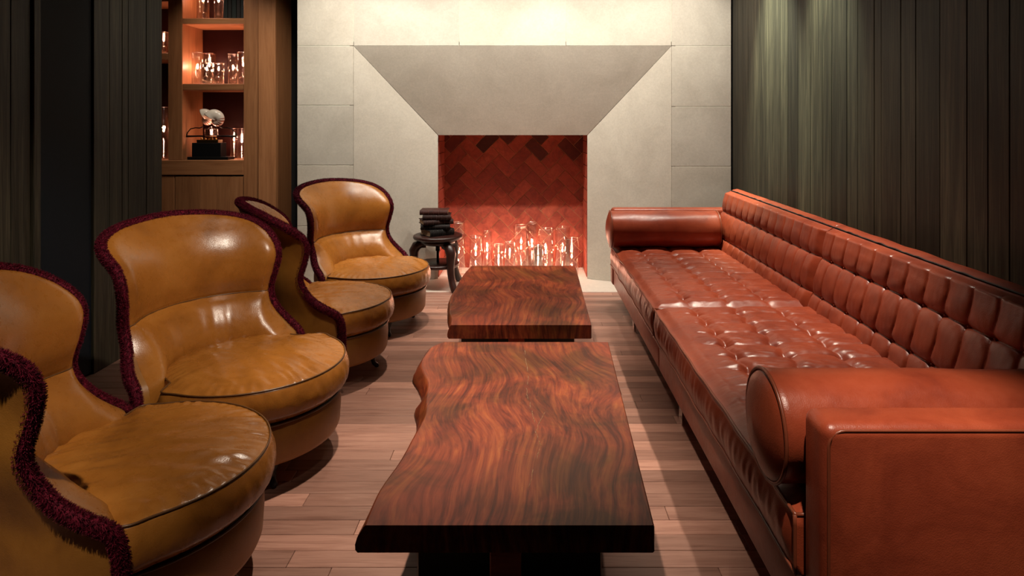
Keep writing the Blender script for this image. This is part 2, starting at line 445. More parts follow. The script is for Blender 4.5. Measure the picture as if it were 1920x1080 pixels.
# firebox
fb = MB()
fb.box(ix0-.10, ix1+.10, YF+.0035, YF+.1, 0, iz+.15)
fb.box(ix0-.10, ix0-.016, YI+.03, YF+.05, 0, iz+.15).box(ix1+.016, ix1+.10, YI+.03, YF+.05, 0, iz+.15)
fb.box(ix0-.1, ix1+.1, YI+.045, YF+.05, iz+.005, iz+.15)
fbo = fb.build('trim_1_firebox', M_MORTAR, smooth=False); fbo.name = 'wall_firebox'; struct(fbo)
# herringbone bricks on the firebox back
def clip(poly, x0, x1, z0, z1):
    def cut(P, f, inter):
        out = []
        for i in range(len(P)):
            a, b = P[i-1], P[i]; fa, fb_ = f(a), f(b)
            if (fa >= 0) != (fb_ >= 0):
                t = fa/(fa-fb_); out.append((a[0]+(b[0]-a[0])*t, a[1]+(b[1]-a[1])*t))
            if fb_ >= 0: out.append(b)
        return out
    for f in (lambda p: p[0]-x0, lambda p: x1-p[0], lambda p: p[1]-z0, lambda p: z1-p[1]):
        if not poly: return []
        poly = cut(poly, f, None)
    return poly
def area(P): return abs(sum(P[i-1][0]*P[i][1]-P[i][0]*P[i-1][1] for i in range(len(P))))/2
BW = .098; g2 = .0022; c45 = math.sqrt(.5)
ox, oz = (ix0+ix1)/2+.02, .55
for yy in range(-16, 17):
    for xx in range(-16, 17):
        k = (xx-yy) % 4
        if k == 0: u0, u1, v0, v1 = xx, xx+2, yy, yy+1
        elif k == 3: u0, u1, v0, v1 = xx, xx+1, yy, yy+2
        else: continue
        q = [(u0*BW+g2, v0*BW+g2), (u1*BW-g2, v0*BW+g2), (u1*BW-g2, v1*BW-g2), (u0*BW+g2, v1*BW-g2)]
        q = [(ox+(a-b)*c45, oz+(a+b)*c45) for a, b in q]
        q = clip(q, ix0-.01, ix1+.01, .0, iz+.02)
        if len(q) < 3 or area(q) < .0006: continue
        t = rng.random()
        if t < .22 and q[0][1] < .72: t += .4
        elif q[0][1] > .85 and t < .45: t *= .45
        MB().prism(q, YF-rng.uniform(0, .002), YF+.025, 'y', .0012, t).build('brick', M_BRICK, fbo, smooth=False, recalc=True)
# plain stretcher bricks up both cheeks of the firebox
for sx, x in ((1, ix0), (-1, ix1)):
    z = 0.0; k = 0
    while z < iz+.05:
        z1 = z+.098
        cuts = [YI+.05, YI+.20, YI+.39] if k % 2 else [YI+.05, YI+.29, YI+.39]
        for a, b in zip(cuts, cuts[1:]):
            xa, xb = (x-.018, x) if sx > 0 else (x, x+.018)
            MB().box(xa, xb, a+g2, b-g2, z+g2, min(z1, iz+.1)-g2, .002, rng.uniform(.3, 1)).build('brick', M_BRICK, fbo, smooth=False)
        z = z1; k += 1

# ------------------------------------------------------------------ tables
def slab_table(name, label, topc, botc, rightc, y0, y1, base_x, beam):
    root = thing(name, label, 'table', (0, (y0+y1)/2, 0), 0)
    oy = (y0+y1)/2; ZT, ZB = .34, .281
    ny, nx = 90, 22
    m = MB()
    def L(y, z):
        f = (z-ZB)/(ZT-ZB); s = f*f*(3-2*f)
        return smooth_lerp(topc, y)*s+smooth_lerp(botc, y)*(1-s)+.006*math.sin(f*PI)*(-1)+.004*nz(y*22, z*30, 1)*math.sin(f*PI)
    def Rr(y): return lerp(rightc, y)
    lev = [ZT-.0, ZT-.004, ZT-.014, ZT-.028, ZT-.042, ZB+.006, ZB]
    ins = [.004, 0, 0, 0, 0, 0, .004]
    ring = []
    for iy in range(ny):
        y = y0+(y1-y0)*iy/(ny-1); ln = []
        for q, z in enumerate(lev): ln.append((L(y, z)+ins[q], y-oy, z))
        xr = Rr(y); xl = ln[-1][0]
        for j in range(1, nx): ln.append((xl+(xr-.003-xl)*j/nx, y-oy, ZB))
        for z, i_ in ((ZB, .003), (ZB+.003, 0), (ZT-.003, 0), (ZT, .003)): ln.append((xr-i_, y-oy, z))
        xl = ln[0][0]
        for j in range(nx-1, 0, -1): ln.append((xl+(xr-.003-xl)*j/nx, y-oy, ZT))
        ring.append(ln)
    n = len(ring[0]); V = [p for r_ in ring for p in r_]; Fc = []
    for i in range(ny-1):
        for k in range(n): Fc.append((i*n+k, (i+1)*n+k, (i+1)*n+(k+1) % n, i*n+(k+1) % n))
    Fc.append(tuple(range(n))); Fc.append(tuple((ny-1)*n+k for k in range(n))[::-1])
    m.add(V, Fc)
    o = m.build('tabletop', M_SLAB, root, smooth=False, recalc=True)
    for p in o.data.polygons: p.use_smooth = abs(p.normal.z) < .9 and abs(p.normal.y) < .9
    bx0, bx1 = base_x
    for yy in (y0+.17, y1-.22):
        MB().box(bx0, bx1, yy-oy, yy+.05-oy, 0, ZB, .003).build('trestle_panel', M_DARKWOOD, root, smooth=False)
    b0, b1 = beam
    MB().box(b0, b1, y0+.09-oy, y1-.12-oy, .07, ZB, .003).build('stretcher_beam', M_BEAM, root, smooth=False)
    return root, o
near_top = [(1.378, -.353), (1.511, -.350), (1.646, -.328), (1.789, -.315), (1.90, -.306), (1.96, -.312), (2.02, -.322), (2.10, -.330), (2.16, -.340), (2.24, -.368), (2.32, -.388), (2.42, -.388), (2.50, -.372), (2.546, -.336)]
near_bot = [(1.378, -.371), (1.52, -.361), (1.65, -.342), (1.8, -.328), (1.93, -.335), (2.03, -.360), (2.10, -.348), (2.19, -.375), (2.29, -.413), (2.40, -.402), (2.50, -.378), (2.546, -.345)]
far_top = [(2.763, -.334), (2.859, -.341), (2.949, -.361), (3.05, -.372), (3.205, -.389), (3.384, -.384), (3.55, -.380), (3.686, -.374), (3.85, -.360), (3.935, -.350)]
far_bot = [(2.763, -.346), (2.86, -.352), (2.95, -.368), (3.2, -.396), (3.4, -.390), (3.7, -.380), (3.935, -.356)]
TN, tno = slab_table('coffee_table', 'live edge walnut slab coffee table closer to the camera, with a wavy notched edge', near_top, near_bot,
           [(1.378, .272), (2.546, .319)], 1.378, 2.546, (-.268, .178), (-.088, -.016))
TF, tfo = slab_table('coffee_table', 'walnut slab coffee table in front of the fireplace, behind the other slab table', far_top, far_bot,
           [(2.763, .274), (3.935, .292)], 2.763, 3.935, (-.306, .212), (-.088, -.016))
# the pale natural split running along the middle of the near slab
def crack(pts, r=.0011):
    P = []
    for (a, b), (c, d) in zip(pts, pts[1:]):
        for k in range(6):
            t = k/6; P.append((a+(c-a)*t+.006*nz(b*60+t*5, 3), b+(d-b)*t-(1.378+2.546)/2, .3401))
    m = MB()
    for i in range(len(P)-1):
        if rng.random() < .75: m.tube([P[i], P[i+1]], r*rng.uniform(.5, 1.2), 4)
    q_ = m.build('split', M_PAGES, TN); q_['kind'] = 'stuff'
crack([(-.012, 2.45), (.0, 2.2), (-.004, 2.05), (.012, 1.93), (.02, 1.84)])
crack([(.05, 1.92), (.02, 1.80), (.035, 1.72), (.015, 1.62), (.0, 1.5)])
crack([(-.06, 1.70), (-.02, 1.67), (.03, 1.66)], .0009)

# ------------------------------------------------------------------ sofa
S = thing('sofa', 'long cognac leather sofa with tufted seat and back cushions along the plank wall', 'sofa', (.95, 2.76, 0))
SX, SY = .95, 2.76
ya, yb, ym = 1.30, 4.215, 2.77
def pillow(f, p=2.6, q=.5): return max(0.0, 1-abs(2*f-1)**p)**q
def seat_cushion(y0, y1, seed):
    x0, x1 = .548, 1.225; z0, zt = .285, .425
    cols = [.70, .875, 1.055]; nb = 12; L = y1-y0; sp = L/nb
    def zt_f(x, y):
        s = (y-y0)/sp; k = math.floor(s)
        d_edge = min(x-x0, (x1-x)*1.5, (y-y0), (y1-y))
        e = sstep(0, .07, d_edge)
        z = zt-.020*(1-sstep(0, .05, d_edge))
        # button columns: valley with short pleats
        jit = .012*nz(k*1.7+seed, 5)
        col_d = min(abs(x-c-.008*math.sin((s+c*3)*PI*2)) for c in cols)
        valley = math.exp(-(col_d/.020)**2)
        ds = abs(s-round(s)); wy = ds*sp
        but = 0
        for c in cols:
            r2 = ((x-c)**2+(wy*1.0)**2); but = max(but, math.exp(-r2/(.020**2)))
        inner = sstep(cols[0]-.10, cols[0]-.01, x)
        # pleat across the depth, curved
        bow = .014*math.sin((x-cols[0])/(cols[1]-cols[0])*PI)
        wv = s+(bow/sp if x > cols[0] else .1*nz(x*20, y*4, seed))
        dw = abs(wv-round(wv))*sp
        pl = math.exp(-(dw/.007))
        fade = .55+.45*math.cos((x-cols[0])/(cols[1]-cols[0])*2*PI) if x > cols[0] else .8
        str_ = .6+.5*nz(round(wv)*3.1+seed, x*3)
        z += e*(-.005*valley-.005*math.exp(-col_d/.005)*(.35+.65*pillow(s-math.floor(s), 2, .6))-.013*but-.0085*pl*fade*str_*(inner*.9+.25))
        z += e*.009*pillow(wv-math.floor(wv), 2, .7)*inner*(1-.5*valley)
        z += e*.0022*nz(x*32, y*70, seed)+e*.004*nz(x*6, y*6, seed)
        if x < cols[0]: z += e*.002*nz(x*9, y*55, seed+3)*sstep(x0+.02, x0+.06, x)
        return z
    nxs, nys = 170, 360
    def wob(y): return .006*nz(y*7, seed, 2)
    m = MB()
    m.grid(nys, nxs, lambda u, v: (x0+wob(y0+L*u)*(1-v)+(x1-x0)*v-SX, y0+L*u-SY, zt_f(x0+(x1-x0)*v, y0+L*u)))
    # front face with soft wrinkles, then the ends
    def front(u, v):
        y = y0+L*u; zz = zt-.020; b = math.sin(v*PI)*sstep(0, .03, u)*sstep(0, .03, 1-u)
        return (x0+wob(y)-.012*b-.004*nz(y*34, v*2, seed)*b-SX, y-SY, zz+(z0-zz)*v)
    m.grid(nys, 10, front)
    for ye in (y0, y1):
        m.grid(40, 6, lambda u, v: (x0+wob(ye)*(1-u)+(x1-x0)*u-SX, ye-SY, (zt-.02)+(z0-zt+.02)*v))
    m.add([(x0-SX, y0-SY, z0), (x1-SX, y0-SY, z0), (x1-SX, y1-SY, z0), (x0-SX, y1-SY, z0)], [(0, 3, 2, 1)])
    o = m.build('seat_cushion', M_RED, S, recalc=False)
    bm = bmesh.new(); bm.from_mesh(o.data); bmesh.ops.remove_doubles(bm, verts=bm.verts[:], dist=.0004); bmesh.ops.recalc_face_normals(bm, faces=bm.faces[:]); bm.to_mesh(o.data); bm.free()
    p = MB(); N = 120
    p.tube([(x0+wob(y0+L*k/N)-.002-SX, y0+L*k/N-SY, zt-.018) for k in range(N+1)], .0042, 6)
    p.tube([(x0+wob(y0+L*k/N)-.003-SX, y0+L*k/N-SY, z0+.004) for k in range(N+1)], .0040, 6)
    for ye in (y0+.002, y1-.002): p.tube([(x0+(x1-x0)*k/30-SX, ye-SY, zt-.018) for k in range(31)], .0040, 6)
    p.tube([(x0+wob(y0)-.003-SX, y0+.002-SY, zt-.018-(zt-.018-z0)*k/6) for k in range(7)], .004, 6)
    p.build('piping', M_RED_PIPE, o)
    bt = MB()
    for c in cols:
        for k in range(1, nb):
            bt.lathe([(0, .004), (.005, .0035), (.009, .001), (.009, -.006)], 8, (c-SX, y0+k*sp-SY, zt-.016))
    b_ = bt.build('buttons', M_RED, o); b_['kind'] = 'stuff'
seat_cushion(ya+.004, ym-.003, 1)
seat_cushion(ym+.003, yb-.004, 7)
def back_cushion(y0, y1, seed):
    # front base line in (x, z), bottom to top; s from 0 to 1
    P0, P1 = Vector((1.235, .375)), Vector((1.335, .772)); rows = [.0, .265, .66, 1.0]
    Ld = (P1-P0).length; dirv = (P1-P0)/Ld; nrm = Vector((-dirv.y, dirv.x))
    nb = 14; L = y1-y0; sp = L/nb
    nv, nu = 130, 430
    def pt(u, v):
        y = y0+L*u; s = u*nb; fs = s-math.floor(s)
        r = 0
        while r < 2 and v > rows[r+1]: r += 1
        fv = (v-rows[r])/(rows[r+1]-rows[r])
        endf = min(u*L, (1-u)*L)
        bow = (.20*math.sin(fv*PI)-.10)*sstep(0, .3, u)*sstep(0, .3, 1-u)
        sb = s+bow; dw = abs(sb-round(sb))*sp; kk = round(sb)
        on = 1 if 0 < kk < nb else 0
        rib = pillow(sb-math.floor(sb), 2.0, .6)
        wgt = 1+.5*nz(kk*2.3, r*4, seed)
        full = .5*pillow(fv, 2.0, .6)+.5*math.sin(fv*PI)
        if r == 2 and fv > .45: full = max(full, 1-.15*(fv-.45)/.55)
        h = .034+(.007, .011, .011)[r]*full+.003*rib*full
        pf = 1 if r < 2 else 1-sstep(.84, .97, fv)
        if r == 2: h *= 1-.80*sstep(.80, 1, fv)**1.5
        h -= (.0055*math.exp(-dw/.0036)+.0012*math.exp(-(dw/.014)**2))*on*wgt*pf
        # buttons pull the leather in, with a taut fold running between them
        for rv in rows[1:3]:
            dv = (v-rv)*Ld
            if abs(dv) < .08:
                db = abs(s-round(s))*sp
                h -= .011*math.exp(-math.hypot(dv*1.1, db*.8)/.011)*(1 if 0 < round(s) < nb else .3)
                h -= .0060*math.exp(-abs(dv)/.0036)
                h -= .0015*math.exp(-(dv/.018)**2)
        h += .0018*nz(y*14, v*8, seed)+.0006*nz(y*60, v*9, seed+2)
        h *= sstep(-.02, .045, endf)*.6+.4
        p = P0+dirv*(Ld*v)+nrm*h
        k = (yb-y)/(yb-ya)
        return (p.x-.022*k-SX, y-SY, p.y-.030*k*v)
    m = MB(); m.grid(nu, nv, pt)
    back = [(1.335, .772), (1.352, .782), (1.375, .786), (1.40, .778), (1.412, .755), (1.415, .60), (1.415, .375)]
    m.grid(60, len(back), lambda u, v: (back[round(v*(len(back)-1))][0]-.022*(yb-y0-L*u)/(yb-ya)-SX, y0+L*u-SY, back[round(v*(len(back)-1))][1]+.003*nz(u*12, 3, seed)-.030*(yb-y0-L*u)/(yb-ya)))
    for ye in (y0, y1):
        ring = [pt(0 if ye == y0 else 1, k/20) for k in range(21)]+[(a-.022*(yb-ye)/(yb-ya)-SX, ye-SY, b-.030*(yb-ye)/(yb-ya)) for a, b in back[1:]]
        c = (1.36-SX, ye-SY, .57); n = len(ring)
        m.add(ring+[c], [(k, k+1, n) for k in range(n-1)])
    o = m.build('back_cushion', M_RED, S)
    bm = bmesh.new(); bm.from_mesh(o.data); bmesh.ops.remove_doubles(bm, verts=bm.verts[:], dist=.0004); bmesh.ops.recalc_face_normals(bm, faces=bm.faces[:]); bm.to_mesh(o.data); bm.free()
    p = MB(); N = 90
    p.tube([(1.336-.022*(yb-y0-L*k/N)/(yb-ya)-SX, y0+L*k/N-SY, .776-.030*(yb-y0-L*k/N)/(yb-ya)+.004*nz(k*.35, 2, seed)) for k in range(N+1)], .0034, 6)
    p.build('piping', M_DARKPIPE, o)
    bt = MB()
    for rv in rows[1:3]:
        for k in range(1, nb):
            q = P0+dirv*(Ld*rv)+nrm*.0165
            kk = (yb-y0-k*sp)/(yb-ya); qx, qz = q.x-.022*kk-SX, q.y-.030*kk*rv
            bt.tube([(qx-.012, y0+k*sp-SY, qz+.003), (qx+.004, y0+k*sp-SY, qz)], [.003, .008], 8)
    b_ = bt.build('buttons', M_RED, o); b_['kind'] = 'stuff'
back_cushion(ya+.004, ym-.002, 3)
back_cushion(ym+.002, yb-.004, 9)
def rbox(x0, x1, y0, y1, z0, z1, b, name, mat, parent, off=(0, 0, 0), seg=4):
    m = MB(); m.box(x0-off[0], x1-off[0], y0-off[1], y1-off[1], z0, z1)
    o = m.build(name, mat, parent)
    bm = bmesh.new(); bm.from_mesh(o.data)
    bmesh.ops.bevel(bm, geom=bm.edges[:], offset=b, segments=seg, profile=.5, affect='EDGES'); bmesh.ops.recalc_face_normals(bm, faces=bm.faces[:])
    bm.to_mesh(o.data); bm.free(); o.data.polygons.foreach_set('use_smooth', [True]*len(o.data.polygons)); o.data.update(); return o
so = (SX, SY, 0)
for a, b in ((ya-.09, ym-.001), (ym+.001, yb+.09)):
    o = rbox(.566, 1.44, a, b, .142, .283, .012, 'base_rail', M_RED, S, so, 3)
    MB().tube([(.565-SX, a+.01+(b-a-.02)*k/20-SY, .274) for k in range(21)], .0035, 6).build('piping', M_RED_PIPE, o)
rbox(1.418, 1.485, ya-.1, yb+.1, .142, .66, .015, 'back_frame', M_RED, S, so)
for a, b, side in ((1.200, 1.298, 0), (yb+.004, yb+.102, 1)):
    ztp = .637+.018*side
    o = rbox(.555, 1.416, a, b, .142, ztp, .024, 'arm', M_RED, S, so, 5)
    yy = a+.004 if side == 0 else b-.004
    loop = []
    x0, x1, z0, z1, r = .566, 1.405, .152, ztp-.011, .03
    for cx, cz, a0 in ((x1-r, z1-r, 0), (x0+r, z1-r, 90), (x0+r, z0+r, 180), (x1-r, z0+r, 270)):
        for k in range(7): t = R(a0+k*15); loop.append((cx+r*math.cos(t)-SX, yy-SY, cz+r*math.sin(t)))
    dense = []
    for i in range(len(loop)):
        p, q = Vector(loop[i]), Vector(loop[(i+1) % len(loop)]); n = max(1, int((q-p).length/.05))
        dense += [p+(q-p)*k/n for k in range(n)]
    MB().tube(dense, .0032, 6, True).build('piping', M_RED_PIPE, o)
for yy in (1.55, 2.56, 3.72):
    for x in (.615, 1.38):
        MB().box(x-SX, x+.012-SX, yy-SY, yy+.05-SY, 0, .145, .001).build('leg', M_CHROME, S, smooth=False)
def bolster(y, label):
    cx0, cx1, r, z = .525, 1.205, .1155, .5405
    B = thing('bolster', label, 'bolster', ((cx0+cx1)/2, y, z-r), 0, 'leather bolsters on the sofa')
    prof = [(0, -.028), (.03, -.0265), (.06, -.021), (.09, -.012), (.108, -.004), (.1155, .004)]
    n = 48; Lx = cx1-cx0; m = MB()
    P = prof+[(r-.001*(k % 2), .02+(Lx-.04)*k/20) for k in range(21)]+[(a, Lx-b) for a, b in prof[::-1]]
    def f(u, v):
        a, b = P[min(len(P)-1, round(v*(len(P)-1)))]; t = 2*PI*u
        rr = a+.0035*nz(b*6, math.cos(t)*2, math.sin(t)*2+y)*(1 if a > .1 else 0)
        zz = rr*math.sin(t); zz = max(zz, -r+.002)
        return (b-Lx/2, rr*math.cos(t), r+zz)
    m.grid(n, len(P), f, True)
    o = m.build('bolster_cover', M_RED, B)
    for b in (.001, Lx-.001):
        pp = MB(); pp.tube([(b-Lx/2, (r+.001)*math.cos(2*PI*k/48), r+(r+.001)*max(-.99, math.sin(2*PI*k/48))) for k in range(48)], .0042, 6, True)
        pp.build('piping', M_RED_PIPE, B)
bolster(1.418, 'round cognac leather bolster against the sofa arm closest to the camera')
bolster(4.094, 'round cognac leather bolster against the sofa arm beside the fireplace')

# ------------------------------------------------------------------ armchairs
ZTH = [(.09, 80), (.25, 80), (.31, 79.5), (.353, 77), (.38, 71.5), (.42, 64), (.46, 58.5), (.49, 56), (.52, 55), (.55, 55.5), (.60, 58), (.66, 60), (.70, 58.5), (.74, 54), (.77, 49), (.80, 41.5), (.82, 33), (.833, 23), (.841, 12), (.844, 5), (.845, .4)]
RB = [(.09, .335), (.30, .345), (.36, .345), (.42, .358), (.48, .374), (.53, .382), (.60, .384), (.68, .394), (.74, .412), (.80, .438), (.845, .458)]
RS = [(.09, .335), (.30, .345), (.36, .345), (.42, .358), (.48, .374), (.53, .382), (.60, .380), (.68, .388), (.72, .404), (.76, .430), (.80, .456), (.845, .475)]
def r_out(z, th):
    w_ = max(0, math.cos(th*1.7)) if abs(th) < .9 else 0
    return smooth_lerp(RB, z)*w_+smooth_lerp(RS, z)*(1-w_)+(.020*sstep(.70, .80, z)*sstep(.15, .75, -th) if th < 0 else 0)
THK = [(.25, .10), (.34, .112), (.38, .118), (.43, .112), (.47, .096), (.50, .076), (.519, .050), (.53, .054), (.58, .066), (.66, .068), (.75, .060), (.81, .046), (.845, .034)]
def r_in(z, th, u):
    t = smooth_lerp(THK, z); e = 1-abs(u)**14
    return r_out(z, th)-(.034+(t-.034)*max(0, e)**.6)
# rows spaced evenly along the edge curve
edge_zt = []
for (z0, t0), (z1, t1) in zip(ZTH, ZTH[1:]):
    n = max(1, int(math.hypot(z1-z0, R(t1-t0)*.36)/.012))
    for k in range(n): edge_zt.append(z0+(z1-z0)*k/n)
edge_zt.append(.845)
def thm(z): return R(max(.3, smooth_lerp(ZTH, z)))
def thu(z, u): return u*(thm(z)+(R(5)*(1-sstep(.34, .44, z)) if u < 0 else 0))
def pos(r, th, z): return (-r*math.cos(th), r*math.sin(th), z)
def make_chair():
    ch = thing('armchair', '', 'armchair', (0, 0, 0), 0, 'caramel leather armchairs')
    NU = 49
    m = MB(); Z = edge_zt
    def outer(a, b):
        z = Z[round(a*(len(Z)-1))]; th = thu(z, 2*b-1); return pos(r_out(z, th), th, z)
    m.grid(len(Z), NU, outer)
    m.build('outer_back', M_CARAMEL_OUT, ch, recalc=True)
    def inner(Zs, name, seed):
        def f(a, b):
            z = Zs[round(a*(len(Zs)-1))]; u = 2*b-1; th = thu(z, u)
            r = r_in(z, th, u)
            if name == 'lower_back_pad': r += .0035*nz(th*9, z*5, seed)*(1-abs(u)**4)+.0015*nz(th*26, z*4, seed)
            else: r += .003*nz(th*3, z*5, seed)*(1-abs(u)**4)
            return pos(r, th, z)
        mm = MB(); mm.grid(len(Zs), NU, f); return mm.build(name, M_CARAMEL, ch, recalc=True)
    lo = [.235+(.5195-.235)*k/40 for k in range(41)]
    up = [.5195+.004*k for k in range(6)]+[z for z in Z if z > .543]
    inner(up, 'upper_back_pad', 2); o = inner(lo, 'lower_back_pad', 5)
    sp = MB(); sp.tube([pos(r_in(.5195, thu(.52, k/40*2-1), k/40*2-1)-.001, thu(.52, k/40*2-1), .5195) for k in range(41)], .0022, 6)
    sp.build('waist_seam', M_PIPE, ch)
    # rim under the fringe
    rim = MB()
    rows = []
    for sgn in (1, -1):
        for z in (Z if sgn == 1 else Z[::-1]):
            th = thu(z, sgn); rows.append((pos(r_out(z, th), th, z), pos(r_out(z, th)-.034, th, z), th, z, sgn))
    P = [Vector(pos(r_out(z, th)+.006-.023*sstep(.36, .47, z), th, z)) for _, _, th, z, _ in rows]
    V = [q for a, b, *_ in rows for q in (a, b)]
    rim.add(V, [(2*i, 2*i+1, 2*i+3, 2*i+2) for i in range(len(rows)-1)])
    rim.build('rim', M_CARAMEL_OUT, ch)
    # brush fringe: a soft core with thousands of short threads standing on it
    fr = MB(); fr.tube(P, .0165, 7)
    cum = [0]
    for a, b in zip(P, P[1:]): cum.append(cum[-1]+(b-a).length)
    rg = random.Random(5); idx = 0; N = 60000
    V = []; Fc = []
    for k in range(N):
        s = cum[-1]*(k+.5)/N
        while cum[idx+1] < s: idx += 1
        t = (s-cum[idx])/(cum[idx+1]-cum[idx]); p = P[idx]+(P[idx+1]-P[idx])*t; d = (P[idx+1]-P[idx]).normalized()
        rdir = Vector((rg.gauss(0, 1), rg.gauss(0, 1), rg.gauss(0, 1))); rdir -= d*rdir.dot(d)*.75; rdir.normalize()
        tip = p+rdir*rg.uniform(.0175, .0225); bs = p+rdir*.010
        sd = rdir.cross(Vector((rg.gauss(0, 1), rg.gauss(0, 1), rg.gauss(0, 1)))).normalized()*.0009
        i = len(V); V += [bs-sd, bs+sd, tip+sd*.5, tip-sd*.5]; Fc.append((i, i+1, i+2, i+3))
    fr.add(V, Fc); o = fr.build('fringe_trim', M_FRINGE, ch)
    # nailheads down both front edges of the outer back
    nh = MB()
    for sgn in (1, -1):
        for k in range(14):
            z = .10+.0165*k; th = thu(z, sgn)-sgn*.05; nh.lathe([(0, .003), (.003, .002), (.004, 0)], 6, (0, 0, 0))
            c = pos(r_out(z, th)+.001, th, z); n0 = len(nh.V)-18
            dirn = Vector((-math.cos(th), math.sin(th), 0)); sd = Vector((0, 0, 1)).cross(dirn)
            for j in range(n0, n0+18):
                q = nh.V[j]; nh.V[j] = tuple(Vector(c)+sd*q[0]+Vector((0, 0, 1))*q[1]+dirn*q[2])
    o2 = nh.build('nailheads', M_IRON, ch); o2['kind'] = 'stuff'
    # drum base
    db = MB(); db.lathe([(.0, .088), (.29, .088), (.305, .095), (.312, .11), (.316, .17), (.314, .225), (.305, .238), (0, .238)], 64)
    bo = db.build('base', M_CARAMEL_OUT, ch)
    bp = MB(); bp.tube([(.317*math.cos(2*PI*k/64), .317*math.sin(2*PI*k/64), .231) for k in range(64)], .0045, 6, True); bp.build('piping', M_PIPE, bo)
    # cushion
    def Rc(phi):
        a = abs((phi+PI) % (2*PI)-PI)
        return .283+(.330-.283)*(1-sstep(R(90), R(101), a))+.010*math.exp(-((a-R(88))/R(5))**2)
    n = 320; rings = 40; cu = MB()
    def cf(u, v):
        phi = 2*PI*u; Rr = Rc(phi)
        if v < .62:
            q = v/.62; x, y_ = q*Rr*math.cos(phi), q*Rr*math.sin(phi)
            z = .353+.040*(1-q**2.6)+(.0065*nz(x*5, y_*20+x*6, 3)+.0035*nz(x*12, y_*45, 4)-.012*math.exp(-((x+.02)**2+y_**2)/.02))*sstep(0, .12, 1-q)
            z += .0030*math.sin(phi*55+4*nz(phi*3, 1))*sstep(.72, .95, q)*(1-sstep(.97, 1, q))*(.5+nz(phi*4, 7))
            return (x, y_, z)
        q = (v-.62)/.38; b = math.sin(q*PI)**.8 if 0 < q < 1 else 0
        rr = Rr+.016*b+.002*nz(phi*14, q*3, 2)*b-.012*sstep(.8, 1, q)
        return (rr*math.cos(phi), rr*math.sin(phi), .353-.112*q)
    cu.grid(n, rings+14, cf, True)
    co = cu.build('seat_cushion', M_CARAMEL, ch, recalc=True)
    pp = MB(); pp.tube([((Rc(2*PI*k/n)+.001)*math.cos(2*PI*k/n), (Rc(2*PI*k/n)+.001)*math.sin(2*PI*k/n), .354) for k in range(n)], .0029, 6, True)
    pp.build('piping', M_PIPE, co)
    for a in (68, 158, 248, 338):
        ft = MB(); ca, sa = math.cos(R(a)), math.sin(R(a))
        ft.tube([(r_*ca, r_*sa, z) for r_, z in ((.235, .09), (.243, .07), (.240, .045), (.246, .022), (.262, .009), (.270, .004))], [.024, .021, .013, .011, .012, .004], 10)
        ft.build('foot', M_DARKWOOD, ch)
    return ch
c1 = make_chair()
c1['label'] = 'caramel leather fringed armchair closest to the camera, cut off by the frame'
c1.location = (-.985, 1.655, 0); c1.rotation_euler = (0, 0, R(28))
c2 = dup(c1, (-1.045, 2.315, 0), R(-29.6), 'caramel leather fringed armchair, second from the camera, its wide back before the dark doorway')
c3 = dup(c1, (-.958, 3.172, 0), R(27), 'caramel leather fringed armchair seen side on, third from the camera')
c4 = dup(c1, (-.932, 3.86, 0), R(-34.4), 'caramel leather fringed armchair closest to the fireplace, beside the small stool')
for c, k in ((c1, .975), (c2, .98), (c3, .98), (c4, .99)): c.scale = (k, k, 1)
# each seat sits a little differently in its shell
for c, dx, dy in ((c1, -.025, -.012), (c2, .045, .008), (c3, -.05, -.01)):
    a = c.rotation_euler.z
    for k in c.children:
        if k.name.split('.')[0] in ('seat_cushion', 'base', 'foot'):
            k.location = (dx*math.cos(a)+dy*math.sin(a), -dx*math.sin(a)+dy*math.cos(a), 0)

# ------------------------------------------------------------------ bookcase
BY = 4.90; BK = BY+.31
BC = thing('bookcase', 'built-in warm oak bookcase with open shelves above a cabinet door', 'bookcase', (-2.5, BY, 0))
def bb(px0, px1, z0, z1, y0, y1, name, mat, t=None, b=.003, parent=BC):
    o = MB().box(px0+2.5, px1+2.5, y0-BY, y1-BY, z0, z1, b, rng.random() if t is None else t).build(name, mat, parent, smooth=False)
    return o
bx = lambda p: PX(p, BY)
bz = lambda p: PZ(p, BY)
zt = CEIL-.05
bb(bx(315), bx(342), bz(300), zt, BY, BK, 'stile', M_OAK, .5)
bb(bx(457), bx(485), 0, zt, BY-.004, BY+.024, 'stile', M_OAK, .35)
bb(bx(471), bx(485), 0, zt, BY+.024, BK, 'side_panel', M_OAK, .4)
bb(bx(486), bx(518.5), 0, zt, BY-.02, BK, 'end_panel', M_OAK, .8)
bb(-3.32, bx(240), 0, zt, BY, BK, 'stile', M_OAK, .4)
for a, b in ((34, 45), (157, 169)): bb(bx(342), bx(471), bz(b), bz(a), BY+.004, BK, 'shelf', M_OAK_H)
for a, b in ((-100, -88), (2, -10),): pass
bb(bx(342), bx(457), bz(-88), bz(-100), BY+.004, BK, 'shelf', M_OAK_H)
bb(bx(240), bx(315), bz(112), bz(99), BY+.004, BK, 'shelf', M_OAK_H)
bb(bx(240), bx(315), bz(3), bz(-9), BY+.004, BK, 'shelf', M_OAK_H)
bb(bx(240), bx(457), bz(328), bz(300), BY-.008, BK, 'counter_rail', M_OAK_H, .5)
bb(-3.3, bx(486), bz(300), zt, BK, BK+.03, 'back_panel', M_BACKP)
bb(bx(240), bx(327), 0, bz(329), BY, BY+.03, 'stile', M_OAK, .45)
bb(bx(240), bx(457), 0, bz(329)-.0, BY+.035, BK, 'cabinet_body', M_VOID)
dr = bb(bx(328.5), bx(456), .08, bz(330.5), BY+.002, BY+.03, 'cabinet_door', M_OAK, .5, .0015)
for a, b in ((328.5, 376), (376, 406), (406, 431), (431, 456)):
    bb(bx(a)+.0005, bx(b)-.0005, .082, bz(331), BY-.002, BY+.004, 'door_board', M_OAK, None, .001, dr)
